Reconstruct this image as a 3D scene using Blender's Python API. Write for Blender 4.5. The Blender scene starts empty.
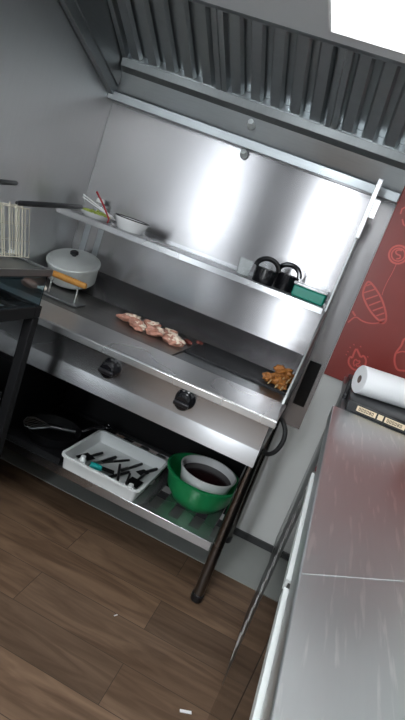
import bpy, bmesh, math, random
from mathutils import Vector, Matrix, noise

random.seed(7)
scene = bpy.context.scene
COL = scene.collection
PI = math.pi

# ------------------------------------------------------------------ camera
cam_data = bpy.data.cameras.new('camera')
cam = bpy.data.objects.new('camera', cam_data)
COL.objects.link(cam)
cam_data.sensor_fit = 'VERTICAL'
cam_data.sensor_height = 36.0
cam_data.lens = 524.33 * 36.0 / 720.0
cam_data.clip_start = 0.02
yaw, pitch, roll = 0.2156, -0.2473, 0.3515
F = Vector((-math.sin(yaw)*math.cos(pitch), math.cos(yaw)*math.cos(pitch), math.sin(pitch)))
R0 = Vector((math.cos(yaw), math.sin(yaw), 0)); U0 = R0.cross(F)
R = math.cos(roll)*R0 + math.sin(roll)*U0
U = -math.sin(roll)*R0 + math.cos(roll)*U0
cam.matrix_world = Matrix(((R.x, U.x, -F.x, 1.3499), (R.y, U.y, -F.y, -2.3808), (R.z, U.z, -F.z, 1.3688), (0, 0, 0, 1)))
scene.camera = cam

# ------------------------------------------------------------------ world, light, exposure
world = bpy.data.worlds.new('world')
scene.world = world
world.use_nodes = True
world.node_tree.nodes['Background'].inputs[0].default_value = (0.80, 0.90, 1.0, 1)
world.node_tree.nodes['Background'].inputs[1].default_value = 0.6

def area(name, loc, rot, sx, sy, power, color=(1, 1, 1)):
    l = bpy.data.lights.new(name, 'AREA')
    l.shape = 'RECTANGLE'; l.size = sx; l.size_y = sy
    l.energy = power; l.color = color
    o = bpy.data.objects.new(name, l)
    o.location = loc; o.rotation_euler = rot
    COL.objects.link(o)
    return o
# daylight through the window in the wall behind the camera
area('window_daylight', (0.72, -4.42, 1.62), (PI/2, 0, 0), 0.30, 1.25, 34, (0.88, 0.95, 1.0))
WINDOW = (0.52, 0.92, 0.95, 2.30)      # x0 x1 z0 z1
CEILING_LAMPS = [(1.15, -1.75), (1.15, -3.2)]
LAMP_STRENGTH = 26.0
HOOD_LAMP_STRENGTH = 1.8

scene.view_settings.view_transform = 'Standard'
scene.view_settings.look = 'None'
scene.view_settings.gamma = 1.0
scene.view_settings.use_curve_mapping = False
scene.view_settings.exposure = 0.0

# ------------------------------------------------------------------ materials
MATS = {}
def new_mat(name):
    m = bpy.data.materials.new(name); m.use_nodes = True
    MATS[name] = m
    return m, m.node_tree, m.node_tree.nodes['Principled BSDF']

def plain(name, col, rough=0.5, metal=0.0, spec=0.5, var=0.0, scale=20, emit=None, trans=0.0, coat=0.0, bump=0.0):
    m, nt, b = new_mat(name)
    b.inputs['Base Color'].default_value = (*col, 1)
    b.inputs['Roughness'].default_value = rough
    b.inputs['Metallic'].default_value = metal
    b.inputs['Specular IOR Level'].default_value = spec
    b.inputs['Transmission Weight'].default_value = trans
    b.inputs['Coat Weight'].default_value = coat
    if emit:
        b.inputs['Emission Color'].default_value = (*col, 1)
        b.inputs['Emission Strength'].default_value = emit
    if var or bump:
        tc = nt.nodes.new('ShaderNodeTexCoord')
        n = nt.nodes.new('ShaderNodeTexNoise'); n.inputs['Scale'].default_value = scale; n.inputs['Detail'].default_value = 4
        nt.links.new(tc.outputs['Object'], n.inputs['Vector'])
        if var:
            r = nt.nodes.new('ShaderNodeMixRGB'); r.blend_type = 'MIX'
            r.inputs[1].default_value = tuple(max(0, c*(1-var)) for c in col) + (1,)
            r.inputs[2].default_value = tuple(min(1, c*(1+var)) for c in col) + (1,)
            nt.links.new(n.outputs['Fac'], r.inputs[0])
            nt.links.new(r.outputs[0], b.inputs['Base Color'])
        if bump:
            bp = nt.nodes.new('ShaderNodeBump'); bp.inputs['Strength'].default_value = bump; bp.inputs['Distance'].default_value = 0.01
            nt.links.new(n.outputs['Fac'], bp.inputs['Height']); nt.links.new(bp.outputs[0], b.inputs['Normal'])
    return m

def steel(name, base=0.55, rough=0.32, tint=(1, 1, 1), stretch=(4, 4, 120), streak=0.08, aniso=0.0, tangent=(1, 0, 0), smear=0.10, scratches=False, bump=0.0):
    """brushed stainless: fine grain along one axis, broad cloudy smears in the gloss"""
    m, nt, b = new_mat(name)
    b.inputs['Metallic'].default_value = 1.0
    tc = nt.nodes.new('ShaderNodeTexCoord')
    mp = nt.nodes.new('ShaderNodeMapping'); mp.inputs['Scale'].default_value = stretch
    nt.links.new(tc.outputs['Object'], mp.inputs['Vector'])
    n1 = nt.nodes.new('ShaderNodeTexNoise'); n1.inputs['Scale'].default_value = 3; n1.inputs['Detail'].default_value = 3
    nt.links.new(mp.outputs[0], n1.inputs['Vector'])
    n2 = nt.nodes.new('ShaderNodeTexNoise'); n2.inputs['Scale'].default_value = 2.2; n2.inputs['Detail'].default_value = 2
    nt.links.new(tc.outputs['Object'], n2.inputs['Vector'])
    mix = nt.nodes.new('ShaderNodeMixRGB')
    mix.inputs[1].default_value = tuple(base*(1-streak)*t for t in tint) + (1,)
    mix.inputs[2].default_value = tuple(base*(1+streak)*t for t in tint) + (1,)
    nt.links.new(n1.outputs['Fac'], mix.inputs[0])
    nt.links.new(mix.outputs[0], b.inputs['Base Color'])
    mr = nt.nodes.new('ShaderNodeMapRange')
    mr.inputs[1].default_value = 0.3; mr.inputs[2].default_value = 0.7
    mr.inputs[3].default_value = max(0.02, rough - smear); mr.inputs[4].default_value = rough + smear
    mr.interpolation_type = 'SMOOTHSTEP'; nt.links.new(n2.outputs['Fac'], mr.inputs[0])
    nt.links.new(mr.outputs[0], b.inputs['Roughness'])
    if aniso:
        b.inputs['Anisotropic'].default_value = aniso
        cv = nt.nodes.new('ShaderNodeCombineXYZ')
        for i in range(3): cv.inputs[i].default_value = tangent[i]
        nt.links.new(cv.outputs[0], b.inputs['Tangent'])
    if bump:
        bp = nt.nodes.new('ShaderNodeBump'); bp.inputs['Strength'].default_value = bump; bp.inputs['Distance'].default_value = 0.02
        nt.links.new(n2.outputs['Fac'], bp.inputs['Height']); nt.links.new(bp.outputs[0], b.inputs['Normal'])
    if scratches:
        mp2 = nt.nodes.new('ShaderNodeMapping'); mp2.inputs['Scale'].default_value = (45, 3.5, 1); mp2.inputs['Rotation'].default_value = (0, 0, 0.6)
        nt.links.new(tc.outputs['Object'], mp2.inputs['Vector'])
        n3 = nt.nodes.new('ShaderNodeTexNoise'); n3.inputs['Scale'].default_value = 2; n3.inputs['Detail'].default_value = 6
        nt.links.new(mp2.outputs[0], n3.inputs['Vector'])
        cr = nt.nodes.new('ShaderNodeValToRGB')
        cr.color_ramp.elements[0].position = 0.57; cr.color_ramp.elements[0].color = (0, 0, 0, 1)
        cr.color_ramp.elements[1].position = 0.66; cr.color_ramp.elements[1].color = (1, 1, 1, 1)
        nt.links.new(n3.outputs['Fac'], cr.inputs[0])
        mx = nt.nodes.new('ShaderNodeMixRGB'); mx.inputs[2].default_value = (1.0, 1.0, 1.0, 1)
        ml = nt.nodes.new('ShaderNodeMath'); ml.operation = 'MULTIPLY'; ml.inputs[1].default_value = 0.45
        nt.links.new(cr.outputs[0], ml.inputs[0]); nt.links.new(ml.outputs[0], mx.inputs[0])
        nt.links.new(mix.outputs[0], mx.inputs[1]); nt.links.new(mx.outputs[0], b.inputs['Base Color'])
    return m

T = (0.95, 0.99, 1.0)
steel('steel_wall', 0.37, 0.23, (1.0, 0.97, 0.99), (30, 2, 2), 0.03, 0.85, (0, 0, 1), 0.012)
steel('steel_side', 0.74, 0.34, (0.98, 0.99, 1.0), (2, 30, 2), 0.03, 0.8, (0, 0, 1), 0.015, bump=0.05)
steel('steel_hood', 0.43, 0.34, (0.92, 0.97, 1.0), (4, 4, 60), 0.08, 0, smear=0.08)
steel('steel_bright', 0.74, 0.28, (1, 1, 1), (1, 30, 30), 0.03, 0.6, (0, 0.7, 0.7), 0.012)
steel('steel_front', 0.52, 0.27, (0.98, 0.98, 1.0), (1, 30, 30), 0.03, 0.8, (0, 0.3, 0.95), 0.01)
plain('vent_dark', (0.05, 0.055, 0.055), 0.30, 0.2)
plain('canopy_steel', (0.80, 0.81, 0.82), 0.5, 0.35)
steel('steel_filter', 0.58, 0.36, (0.93, 0.98, 1.0), (4, 4, 30), 0.06, 0, smear=0.05)
steel('steel_guard', 0.30, 0.48, T, (30, 30, 3), 0.08, 0)
steel('steel_worktop', 0.74, 0.33, (0.95, 0.99, 1.0), (30, 3, 3), 0.03, 0, (0, 1, 0), 0.02, scratches=True)
steel('steel_mirror', 0.22, 0.10, (0.95, 0.98, 1.0), (60, 3, 60), 0.04, 0, smear=0.03)
steel('steel_dark', 0.24, 0.35, T, (30, 30, 30), 0.10, 0)
plain('aluminium', (0.78, 0.81, 0.80), 0.42, 0.55, var=0.05, scale=30)
steel('hotplate', 0.26, 0.36, (1, 0.98, 0.95), (6, 20, 6), 0.25, 0, smear=0.02)
steel('leg_steel', 0.22, 0.22, (1.0, 0.94, 0.90), (40, 40, 4), 0.12, 0)
plain('cast_iron', (0.018, 0.018, 0.02), 0.45, 0.4, var=0.3)
plain('black_plastic', (0.012, 0.012, 0.014), 0.28)
plain('black_matte', (0.007, 0.007, 0.008), 0.6, spec=0.2)
plain('black_gloss', (0.008, 0.008, 0.010), 0.12)
plain('reflection_dark', (0.015, 0.015, 0.016), 0.30, 0.3, var=0.3, scale=12)  # tone of a dark reflection in the steel sheet
plain('white_plastic', (0.78, 0.80, 0.80), 0.38)
plain('white_enamel', (0.88, 0.88, 0.88), 0.18)
plain('paper', (0.90, 0.90, 0.92), 0.85)
plain('card_tube', (0.22, 0.17, 0.15), 0.85)
plain('teal_plastic', (0.01, 0.35, 0.33), 0.35)
plain('green_plastic', (0.010, 0.27, 0.085), 0.28)
plain('green_tub', (0.005, 0.24, 0.17), 0.35)
plain('clear_plastic', (0.92, 0.95, 0.95), 0.15, trans=0.85)
plain('red_plastic', (0.40, 0.02, 0.03), 0.35)
plain('red_wall', (0.27, 0.040, 0.032), 0.30, var=0.06, scale=4)
plain('coral_paint', (0.62, 0.095, 0.075), 0.40)
plain('white_wall', (0.72, 0.72, 0.70), 0.55, var=0.06, scale=5)
plain('plaster', (0.30, 0.31, 0.32), 0.8)
plain('ceiling_white', (0.74, 0.76, 0.77), 0.8)
plain('skirting_dark', (0.05, 0.05, 0.052), 0.5)
plain('floor_tile', (0.36, 0.37, 0.35), 0.30, var=0.12, scale=7)
plain('raw_meat', (0.46, 0.22, 0.16), 0.35, var=0.7, scale=30, bump=0.5)
plain('raw_fat', (0.86, 0.66, 0.54), 0.32, var=0.30, scale=40, bump=0.5)
plain('grilled_meat', (0.33, 0.12, 0.022), 0.42, var=0.8, scale=45, bump=0.6)
plain('dark_meat', (0.16, 0.03, 0.02), 0.4, var=0.4, scale=40)
plain('bone', (0.85, 0.80, 0.72), 0.5)
plain('wood_handle', (0.55, 0.25, 0.05), 0.45, var=0.3, scale=25)
plain('skewer_wood', (0.62, 0.45, 0.25), 0.7)
plain('salad_green', (0.42, 0.50, 0.10), 0.55, var=0.5, scale=80)
plain('sauce', (0.035, 0.008, 0.010), 0.20, var=0.6, scale=18)
plain('display_cream', (0.72, 0.58, 0.40), 0.5)
plain('digit_dark', (0.06, 0.04, 0.03), 0.6)
plain('wire_metal', (0.72, 0.68, 0.58), 0.4, 0.5)
plain('rubber', (0.015, 0.015, 0.016), 0.6)
plain('lamp_diffuser', (0.95, 0.985, 1.0), 0.5, emit=LAMP_STRENGTH)
plain('hood_lamp_diffuser', (0.97, 0.99, 1.0), 0.5, emit=HOOD_LAMP_STRENGTH)
plain('window_frame', (0.75, 0.75, 0.75), 0.5)

def glass_mat():
    m, nt, b = new_mat('glass')
    b.inputs['Base Color'].default_value = (0.55, 0.68, 0.74, 1)
    b.inputs['Roughness'].default_value = 0.05
    b.inputs['Transmission Weight'].default_value = 1.0
    b.inputs['IOR'].default_value = 1.2
glass_mat()

def floor_mat():
    m, nt, b = new_mat('wood_floor')
    L = nt.links
    tc = nt.nodes.new('ShaderNodeTexCoord')
    br = nt.nodes.new('ShaderNodeTexBrick')
    br.inputs['Scale'].default_value = 1.0
    br.inputs['Brick Width'].default_value = 1.15; br.inputs['Row Height'].default_value = 0.17
    br.inputs['Mortar Size'].default_value = 0.0012; br.offset = 0.37
    br.inputs['Color1'].default_value = (0, 0, 0, 1); br.inputs['Color2'].default_value = (1, 1, 1, 1); br.inputs['Mortar'].default_value = (0.5, 0.5, 0.5, 1)
    L.new(tc.outputs['Object'], br.inputs['Vector'])
    mp = nt.nodes.new('ShaderNodeMapping'); mp.inputs['Scale'].default_value = (2.2, 16, 1)
    L.new(tc.outputs['Object'], mp.inputs['Vector'])
    add = nt.nodes.new('ShaderNodeVectorMath'); add.operation = 'MULTIPLY_ADD'
    add.inputs[1].default_value = (7, 13, 5)
    L.new(br.outputs['Color'], add.inputs[0]); L.new(mp.outputs[0], add.inputs[2])
    n = nt.nodes.new('ShaderNodeTexNoise'); n.inputs['Scale'].default_value = 1.3; n.inputs['Detail'].default_value = 8; n.inputs['Distortion'].default_value = 1.2
    L.new(add.outputs[0], n.inputs['Vector'])
    cr = nt.nodes.new('ShaderNodeValToRGB')
    e = cr.color_ramp.elements
    e[0].position = 0.30; e[0].color = (0.088, 0.052, 0.032, 1)
    e[1].position = 0.72; e[1].color = (0.205, 0.132, 0.086, 1)
    L.new(n.outputs['Fac'], cr.inputs[0])
    tone = nt.nodes.new('ShaderNodeMixRGB'); tone.blend_type = 'MULTIPLY'; tone.inputs[0].default_value = 1
    rr = nt.nodes.new('ShaderNodeValToRGB')
    rr.color_ramp.elements[0].color = (0.80, 0.80, 0.80, 1); rr.color_ramp.elements[1].color = (1.15, 1.12, 1.08, 1)
    L.new(br.outputs['Color'], rr.inputs[0])
    L.new(cr.outputs[0], tone.inputs[1]); L.new(rr.outputs[0], tone.inputs[2])
    seam = nt.nodes.new('ShaderNodeMixRGB'); seam.inputs[2].default_value = (0.045, 0.030, 0.022, 1)
    L.new(br.outputs['Fac'], seam.inputs[0]); L.new(tone.outputs[0], seam.inputs[1])
    L.new(seam.outputs[0], b.inputs['Base Color'])
    b.inputs['Roughness'].default_value = 0.42
    b.inputs['Specular IOR Level'].default_value = 0.35
floor_mat()

# ------------------------------------------------------------------ mesh builder
class MB:
    def __init__(s):
        s.bm = bmesh.new(); s.mi = 0; s.mats = []
    def use(s, mat):
        if mat not in s.mats: s.mats.append(mat)
        s.mi = s.mats.index(mat); return s
    def face(s, vs):
        try:
            f = s.bm.faces.new(vs); f.material_index = s.mi; f.smooth = True
            return f
        except ValueError:
            return None
    def box(s, x0, x1, y0, y1, z0, z1, M=None):
        P = [(x, y, z) for z in (z0, z1) for y in (y0, y1) for x in (x0, x1)]
        v = [s.bm.verts.new(M @ Vector(p) if M else p) for p in P]
        for q in ((0, 2, 3, 1), (4, 5, 7, 6), (0, 1, 5, 4), (2, 6, 7, 3), (0, 4, 6, 2), (1, 3, 7, 5)):
            s.face([v[i] for i in q])
        return s
    def prism(s, poly, axis, a, b):
        """poly: 2d points (the two other axes in xyz order), extruded along axis from a to b"""
        def p3(p, t):
            return {'x': (t, p[0], p[1]), 'y': (p[0], t, p[1]), 'z': (p[0], p[1], t)}[axis]
        A = [s.bm.verts.new(p3(p, a)) for p in poly]; B = [s.bm.verts.new(p3(p, b)) for p in poly]
        n = len(poly)
        s.face(A[::-1]); s.face(B)
        for i in range(n):
            s.face([A[i], A[(i+1) % n], B[(i+1) % n], B[i]])
        return s
    def sheet(s, path, axis, a, b, th):
        """open profile given thickness th (offset to its left), extruded along axis"""
        n = len(path); off = []
        for i in range(n):
            d = Vector((0, 0))
            if i > 0: d += (Vector(path[i]) - Vector(path[i-1])).normalized()
            if i < n-1: d += (Vector(path[i+1]) - Vector(path[i])).normalized()
            d.normalize(); off.append((path[i][0] - d.y*th, path[i][1] + d.x*th))
        return s.prism(list(path) + off[::-1], axis, a, b)
    def lathe(s, prof, c=(0, 0, 0), seg=32, M=None, sx=1, sy=1):
        rings = []
        for r, z in prof:
            if r < 1e-6:
                p = Vector((0, 0, z)); p = (M @ p if M else p) + Vector(c)
                rings.append([s.bm.verts.new(p)])
            else:
                ring = []
                for i in range(seg):
                    a = 2*PI*i/seg
                    p = Vector((r*math.cos(a)*sx, r*math.sin(a)*sy, z)); p = (M @ p if M else p) + Vector(c)
                    ring.append(s.bm.verts.new(p))
                rings.append(ring)
        for A, B in zip(rings, rings[1:]):
            for i in range(seg):
                j = (i+1) % seg
                if len(A) == 1 and len(B) == 1: continue
                if len(A) == 1: s.face([A[0], B[i], B[j]])
                elif len(B) == 1: s.face([A[i], A[j], B[0]])
                else: s.face([A[i], A[j], B[j], B[i]])
        return s
    def tube(s, pts, r, seg=10, cap=True):
        pts = [Vector(p) for p in pts]; n = len(pts)
        rs = r if isinstance(r, (list, tuple)) else [r]*n
        up = None; rings = []
        for i, p in enumerate(pts):
            d = (pts[min(i+1, n-1)] - pts[max(i-1, 0)]).normalized()
            if up is None:
                up = Vector((0, 0, 1)) if abs(d.z) < 0.9 else Vector((1, 0, 0))
            u = (up - d*up.dot(d)).normalized(); w = d.cross(u); up = u
            rings.append([s.bm.verts.new(p + rs[i]*(math.cos(2*PI*k/seg)*u + math.sin(2*PI*k/seg)*w)) for k in range(seg)])
        for A, B in zip(rings, rings[1:]):
            for k in range(seg):
                s.face([A[k], A[(k+1) % seg], B[(k+1) % seg], B[k]])
        if cap:
            s.face(rings[0][::-1]); s.face(rings[-1])
        return s
    def ball(s, c, r, scale=(1, 1, 1), sub=3, noisy=0.0, freq=3.0, seed=0, M=None):
        tmp = bmesh.new(); bmesh.ops.create_icosphere(tmp, subdivisions=sub, radius=1)
        mp = {}
        for v in tmp.verts:
            p = v.co.copy()
            k = 1 + noisy*noise.noise(p*freq + Vector((seed*7.3, seed*3.1, seed)))
            q = Vector((p.x*scale[0], p.y*scale[1], p.z*scale[2]))*r*k
            if M: q = M @ q
            mp[v] = s.bm.verts.new(q + Vector(c))
        for f in tmp.faces: s.face([mp[v] for v in f.verts])
        tmp.free(); return s
    def build(s, name, mat=None, parent=None, bevel=0.0, origin=None, sharp=35, kind=None):
        bmesh.ops.recalc_face_normals(s.bm, faces=s.bm.faces)
        me = bpy.data.meshes.new(name)
        loc = Vector((0, 0, 0))
        if parent is not None: loc = Vector(parent['_base'])
        elif origin is not None: loc = Vector(origin)
        for v in s.bm.verts: v.co -= loc
        s.bm.to_mesh(me); s.bm.free()
        for m in (s.mats or [mat]): me.materials.append(MATS[m])
        me.set_sharp_from_angle(angle=math.radians(sharp))
        o = bpy.data.objects.new(name, me); COL.objects.link(o)
        if parent is not None:
            o.parent = parent
            o['_base'] = parent['_base']
        else:
            o.location = loc; o['_base'] = tuple(loc)
        if bevel:
            bv = o.modifiers.new('bevel', 'BEVEL'); bv.width = bevel; bv.segments = 2; bv.limit_method = 'ANGLE'
        if kind: o['kind'] = kind
        return o

def thing(name, label, cat, loc, group=None):
    o = bpy.data.objects.new(name, None); COL.objects.link(o)
    o.empty_display_size = 0.05
    o.location = loc; o['_base'] = tuple(loc)
    o['label'] = label; o['category'] = cat
    if group: o['group'] = group
    return o
def tag(o, label, cat, group=None):
    o['label'] = label; o['category'] = cat
    if group: o['group'] = group
    return o

def rot(axis, deg): return Matrix.Rotation(math.radians(deg), 4, axis)

# ================================================================== the setting
XR, YB, ZC = 2.35, -4.5, 2.65
MB().box(-0.05, XR, YB, 0.05, -0.05, 0).build('floor', 'wood_floor', kind='structure')
MB().box(-0.05, XR, YB, 0.05, ZC, ZC+0.05).build('ceiling', 'ceiling_white', kind='structure')
MB().box(-0.05, XR, 0, 0.08, 0, ZC).build('wall_back', 'white_wall', kind='structure')
MB().box(-0.06, 0, YB, 0, 0, ZC).build('wall_left', 'steel_side', kind='structure')
MB().box(XR, XR+0.06, YB, 0.08, 0, ZC).build('wall_right', 'white_wall', kind='structure')
w = MB(); x0, x1, z0, z1 = WINDOW
w.box(-0.06, x0, YB-0.08, YB, 0, ZC); w.box(x1, XR+0.06, YB-0.08, YB, 0, ZC)
w.box(x0, x1, YB-0.08, YB, 0, z0); w.box(x0, x1, YB-0.08, YB, z1, ZC)
w.build('wall_front', 'plaster', kind='structure')
w = MB()
for (a, b, c, d) in ((x0, x0+.05, z0, z1), (x1-.05, x1, z0, z1), (x0+.05, x1-.05, z0, z0+.05), (x0+.05, x1-.05, z1-.05, z1)):
    w.box(a, b, YB-0.06, YB-0.02, c, d)
w.build('window_1', 'window_frame', kind='structure')
MB().box(0.02, 1.488, -0.345, -0.016, 0.0, 0.004).build('trim_1', 'floor_tile', kind='structure')
MB().box(0.0, 2.30, -0.014, 0, 0.0, 0.035).build('baseboard_back', 'skirting_dark', kind='structure')

for i, (lx, ly) in enumerate(CEILING_LAMPS):
    t = thing('ceiling_light', ('square white ceiling panel light above the aisle nearer the hood', 'square white ceiling panel light farther back along the aisle')[i], 'light', (lx, ly, ZC), 'ceiling panel lights')
    MB().box(lx-.32, lx+.32, ly-.32, ly+.32, ZC-.03, ZC-.001).build('light_frame', 'window_frame', t)
    MB().box(lx-.29, lx+.29, ly-.29, ly+.29, ZC-.034, ZC-.031).build('diffuser', 'lamp_diffuser', t)

# ================================================================== wall coverings
o = MB().prism([(0.002, 0.63), (1.372, 0.63), (1.372, 1.6875), (0.002, 1.726)], 'y', -0.004, -0.0005).build('splashback_sheet', 'steel_wall', origin=(0.69, 0, 0.63))
tag(o, 'tall brushed stainless splashback sheet on the wall behind the grill', 'wall panel')

ART = {
  'leaf_outline': [(1.392, 1.367), (1.426, 1.35), (1.468, 1.319), (1.501, 1.281), (1.525, 1.243), (1.523, 1.219), (1.498, 1.224), (1.446, 1.25), (1.402, 1.29), (1.389, 1.312), (1.387, 1.345), (1.392, 1.367)],
  'r0': [(1.389, 1.341), (1.406, 1.354)], 'r1': [(1.393, 1.311), (1.43, 1.341)], 'r2': [(1.413, 1.289), (1.452, 1.323)],
  'r3': [(1.435, 1.269), (1.472, 1.304)], 'r4': [(1.458, 1.254), (1.491, 1.284)], 'r5': [(1.481, 1.24), (1.506, 1.263)], 'r6': [(1.501, 1.227), (1.521, 1.242)],
  'bowl_line': [(1.383, 1.17), (1.401, 1.208), (1.431, 1.198), (1.458, 1.198), (1.487, 1.206), (1.513, 1.224)],
  'bowl_stem': [(1.381, 1.222), (1.391, 1.214), (1.401, 1.208)],
  'coin_s': [(1.468, 1.526), (1.453, 1.525), (1.445, 1.514), (1.455, 1.505), (1.471, 1.506), (1.474, 1.494), (1.46, 1.487)],
  'skewer': [(1.469, 1.466), (1.469, 1.429), (1.465, 1.394), (1.464, 1.354), (1.467, 1.329)],  # coral stroke drawn for bright reflections running down from the coin
  'flame_outer': [(1.479, 0.988), (1.455, 1.003), (1.448, 1.024), (1.451, 1.038), (1.461, 1.03), (1.458, 1.054), (1.459, 1.081), (1.478, 1.062), (1.493, 1.048), (1.499, 1.063), (1.519, 1.046), (1.523, 1.023), (1.513, 1.002), (1.498, 0.99), (1.479, 0.988)],
  'flame_inner': [(1.483, 1.002), (1.471, 1.017), (1.475, 1.036), (1.486, 1.028), (1.494, 1.036), (1.497, 1.02), (1.484, 1.015), (1.492, 1.005), (1.507, 1.016)],
  's0': [(1.441, 1.091), (1.447, 1.088)], 's1': [(1.431, 1.074), (1.437, 1.071)], 's2': [(1.47, 1.094), (1.476, 1.091)],
  's3': [(1.43, 1.053), (1.436, 1.05)], 's4': [(1.428, 1.038), (1.434, 1.035)], 's5': [(1.515, 1.064), (1.521, 1.061)],
  'bottle': [(1.678, 1.065), (1.652, 1.056), (1.631, 1.078), (1.619, 1.105), (1.617, 1.128), (1.626, 1.16), (1.622, 1.187), (1.629, 1.195), (1.644, 1.196), (1.657, 1.169), (1.685, 1.153), (1.703, 1.128), (1.712, 1.1), (1.705, 1.073), (1.678, 1.065)],
  'bottle_band': [(1.618, 1.121), (1.635, 1.138), (1.659, 1.144), (1.689, 1.147)],
  'arc_top': [(1.403, 1.66), (1.401, 1.681), (1.414, 1.694)], 'arc_top2': [(1.418, 1.644), (1.431, 1.625), (1.446, 1.621)],
}
for nm, rr in (('coin_outer', 0.037), ('coin_inner', 0.0265)):
    ART[nm] = [(1.461 + rr*math.cos(k*PI/14), 1.506 + rr*math.sin(k*PI/14)) for k in range(29)]
w = MB().use('red_wall')
w.box(1.374, XR-0.002, -0.012, -0.0005, 0.92, 1.84)
w.use('coral_paint')
def ribbon(mb, pts, hw, y):
    n = len(pts); A = []; Bv = []
    closed = (Vector(pts[0]) - Vector(pts[-1])).length < 1e-4
    for i in range(n):
        p0 = Vector(pts[i-1]) if i > 0 else (Vector(pts[-2]) if closed else Vector(pts[0]))
        p1 = Vector(pts[i+1]) if i < n-1 else (Vector(pts[1]) if closed else Vector(pts[-1]))
        d = (p1 - p0).normalized(); nn = Vector((-d.y, d.x))
        a = Vector(pts[i]) + nn*hw; b = Vector(pts[i]) - nn*hw
        A.append(mb.bm.verts.new((a.x, y, a.y))); Bv.append(mb.bm.verts.new((b.x, y, b.y)))
    for i in range(n-1):
        mb.face([A[i], A[i+1], Bv[i+1], Bv[i]])
def smooth(pts, it=2):
    closed = (Vector(pts[0]) - Vector(pts[-1])).length < 1e-4
    P = [Vector(p) for p in pts]
    for _ in range(it):
        Q = [] if closed else [P[0]]
        for a, b in zip(P, P[1:]):
            Q += [a*.75 + b*.25, a*.25 + b*.75]
        if closed: Q.append(Q[0].copy())
        else: Q.append(P[-1])
        P = Q
    return [tuple(p) for p in P]
for nm, pts in ART.items():
    if len(pts) > 3 and not nm.startswith('flame'): pts = smooth(pts)
    elif nm.startswith('flame'): pts = smooth(pts, 1)
    hw = 0.0042 if nm in ('leaf_outline', 'flame_outer', 'coin_outer', 'bottle', 'bowl_stem') else (0.0015 if nm == 'skewer' else (0.0022 if nm[0] == 's' and len(nm) == 2 else 0.0032))  # 'skewer' is the stroke drawn for bright reflections
    ribbon(w, pts, hw, -0.0128)
o = w.build('red_wall_panel', None, origin=(1.8, 0, 0.92))
tag(o, 'glossy red wall panel printed with coral food outlines and flame', 'wall panel')

# ================================================================== extractor hood
hood = thing('extractor_hood', 'stainless extractor hood with baffle filters over the grill', 'extractor hood', (0.0, 0, 1.73))
HX = 1.98
g = MB()
# gutter: bright lip, recessed trough behind it
g.prism([(-0.0045, 1.728), (-0.060, 1.728), (-0.066, 1.764), (-0.058, 1.764), (-0.050, 1.745), (-0.0045, 1.745)], 'x', 0.001, 1.372)
g.build('gutter', 'steel_hood', hood, bevel=0.002)
MB().prism([(-0.0045, 1.747), (-0.030, 1.747), (-0.075, 1.862), (-0.0045, 1.90)], 'x', 0.001, 1.372).build('trough', 'steel_hood', hood)
MB().prism([(-0.078, 1.848), (-0.106, 1.866), (-0.112, 1.905), (-0.085, 1.905)], 'x', 0.045, HX).build('filter_rail', 'steel_guard', hood, bevel=0.002)
# filters: plane from (y -.10, z 1.89) to (y -.46, z 2.10)
FA = Vector((0, -0.100, 1.892)); FB = Vector((0, -0.452, 2.078))
fd = (FB - FA).normalized(); fl = (FB - FA).length; fn = Vector((0, -fd.z, fd.y)); fn = fn if fn.z < 0 else -fn
def fm(x): return Matrix(((1, 0, 0, x), (0, fd.y, fn.y, FA.y), (0, fd.z, fn.z, FA.z), (0, 0, 0, 1)))
for k in range(4):
    xa = 0.045 + 0.485*k; wv = 0.480
    M = fm(xa)
    fr = MB()
    fr.box(0, wv, 0, fl, -0.045, -0.035, M)
    fr.box(0, 0.022, 0, fl, -0.035, 0.0, M); fr.box(wv-0.022, wv, 0, fl, -0.035, 0.0, M)
    fr.box(0.022, wv-0.022, 0, 0.016, -0.035, 0.0, M); fr.box(0.022, wv-0.022, fl-0.02, fl, -0.035, 0.0, M)
    fo = fr.build('baffle_filter', 'steel_filter', hood, bevel=0.0015)
    for j in range(5):
        c = 0.022 + (wv-0.044)*(j+0.5)/5
        b = MB()
        A = [(c-0.030, -0.020), (c-0.020, -0.004), (c+0.020, -0.004), (c+0.030, -0.020), (c+0.026, -0.022), (c+0.018, -0.0075), (c-0.018, -0.0075), (c-0.026, -0.022)]
        v0 = [b.bm.verts.new(M @ Vector((p[0], 0.017, p[1]))) for p in A]
        v1 = [b.bm.verts.new(M @ Vector((p[0], fl-0.021, p[1]))) for p in A]
        for i in range(8): b.face([v0[i], v0[(i+1) % 8], v1[(i+1) % 8], v1[i]])
        b.face(v0); b.face(v1[::-1])
        b.build('baffle', 'steel_filter', fo)
# top ledge and inner front face of the canopy
MB().prism([(-0.452, 2.066), (-0.490, 2.066), (-0.490, 2.10), (-0.452, 2.10)], 'x', 0.045, HX).build('filter_ledge', 'steel_hood', hood, bevel=0.002)
MB().sheet([(-0.491, 2.069), (-1.25, 2.150), (-1.36, 2.10)], 'x', 0.045, HX, 0.006).build('canopy_underside', 'canopy_steel', hood)
cu_d = (Vector((0, -1.25, 2.150)) - Vector((0, -0.491, 2.069))).normalized(); cu_n = Vector((0, -cu_d.z, cu_d.y)); cu_n = cu_n if cu_n.z < 0 else -cu_n
CM = Matrix(((1, 0, 0, 0), (0, cu_d.y, cu_n.y, -0.491), (0, cu_d.z, cu_n.z, 2.069), (0, 0, 0, 1)))
hl = MB().box(0.955, 1.62, 0.06, 0.36, 0.0005, 0.012, CM).build('hood_lamp', 'window_frame', hood, bevel=0.002)
MB().box(0.970, 1.605, 0.075, 0.345, 0.0125, 0.016, CM).build('lamp_diffuser', 'hood_lamp_diffuser', hl)
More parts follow.
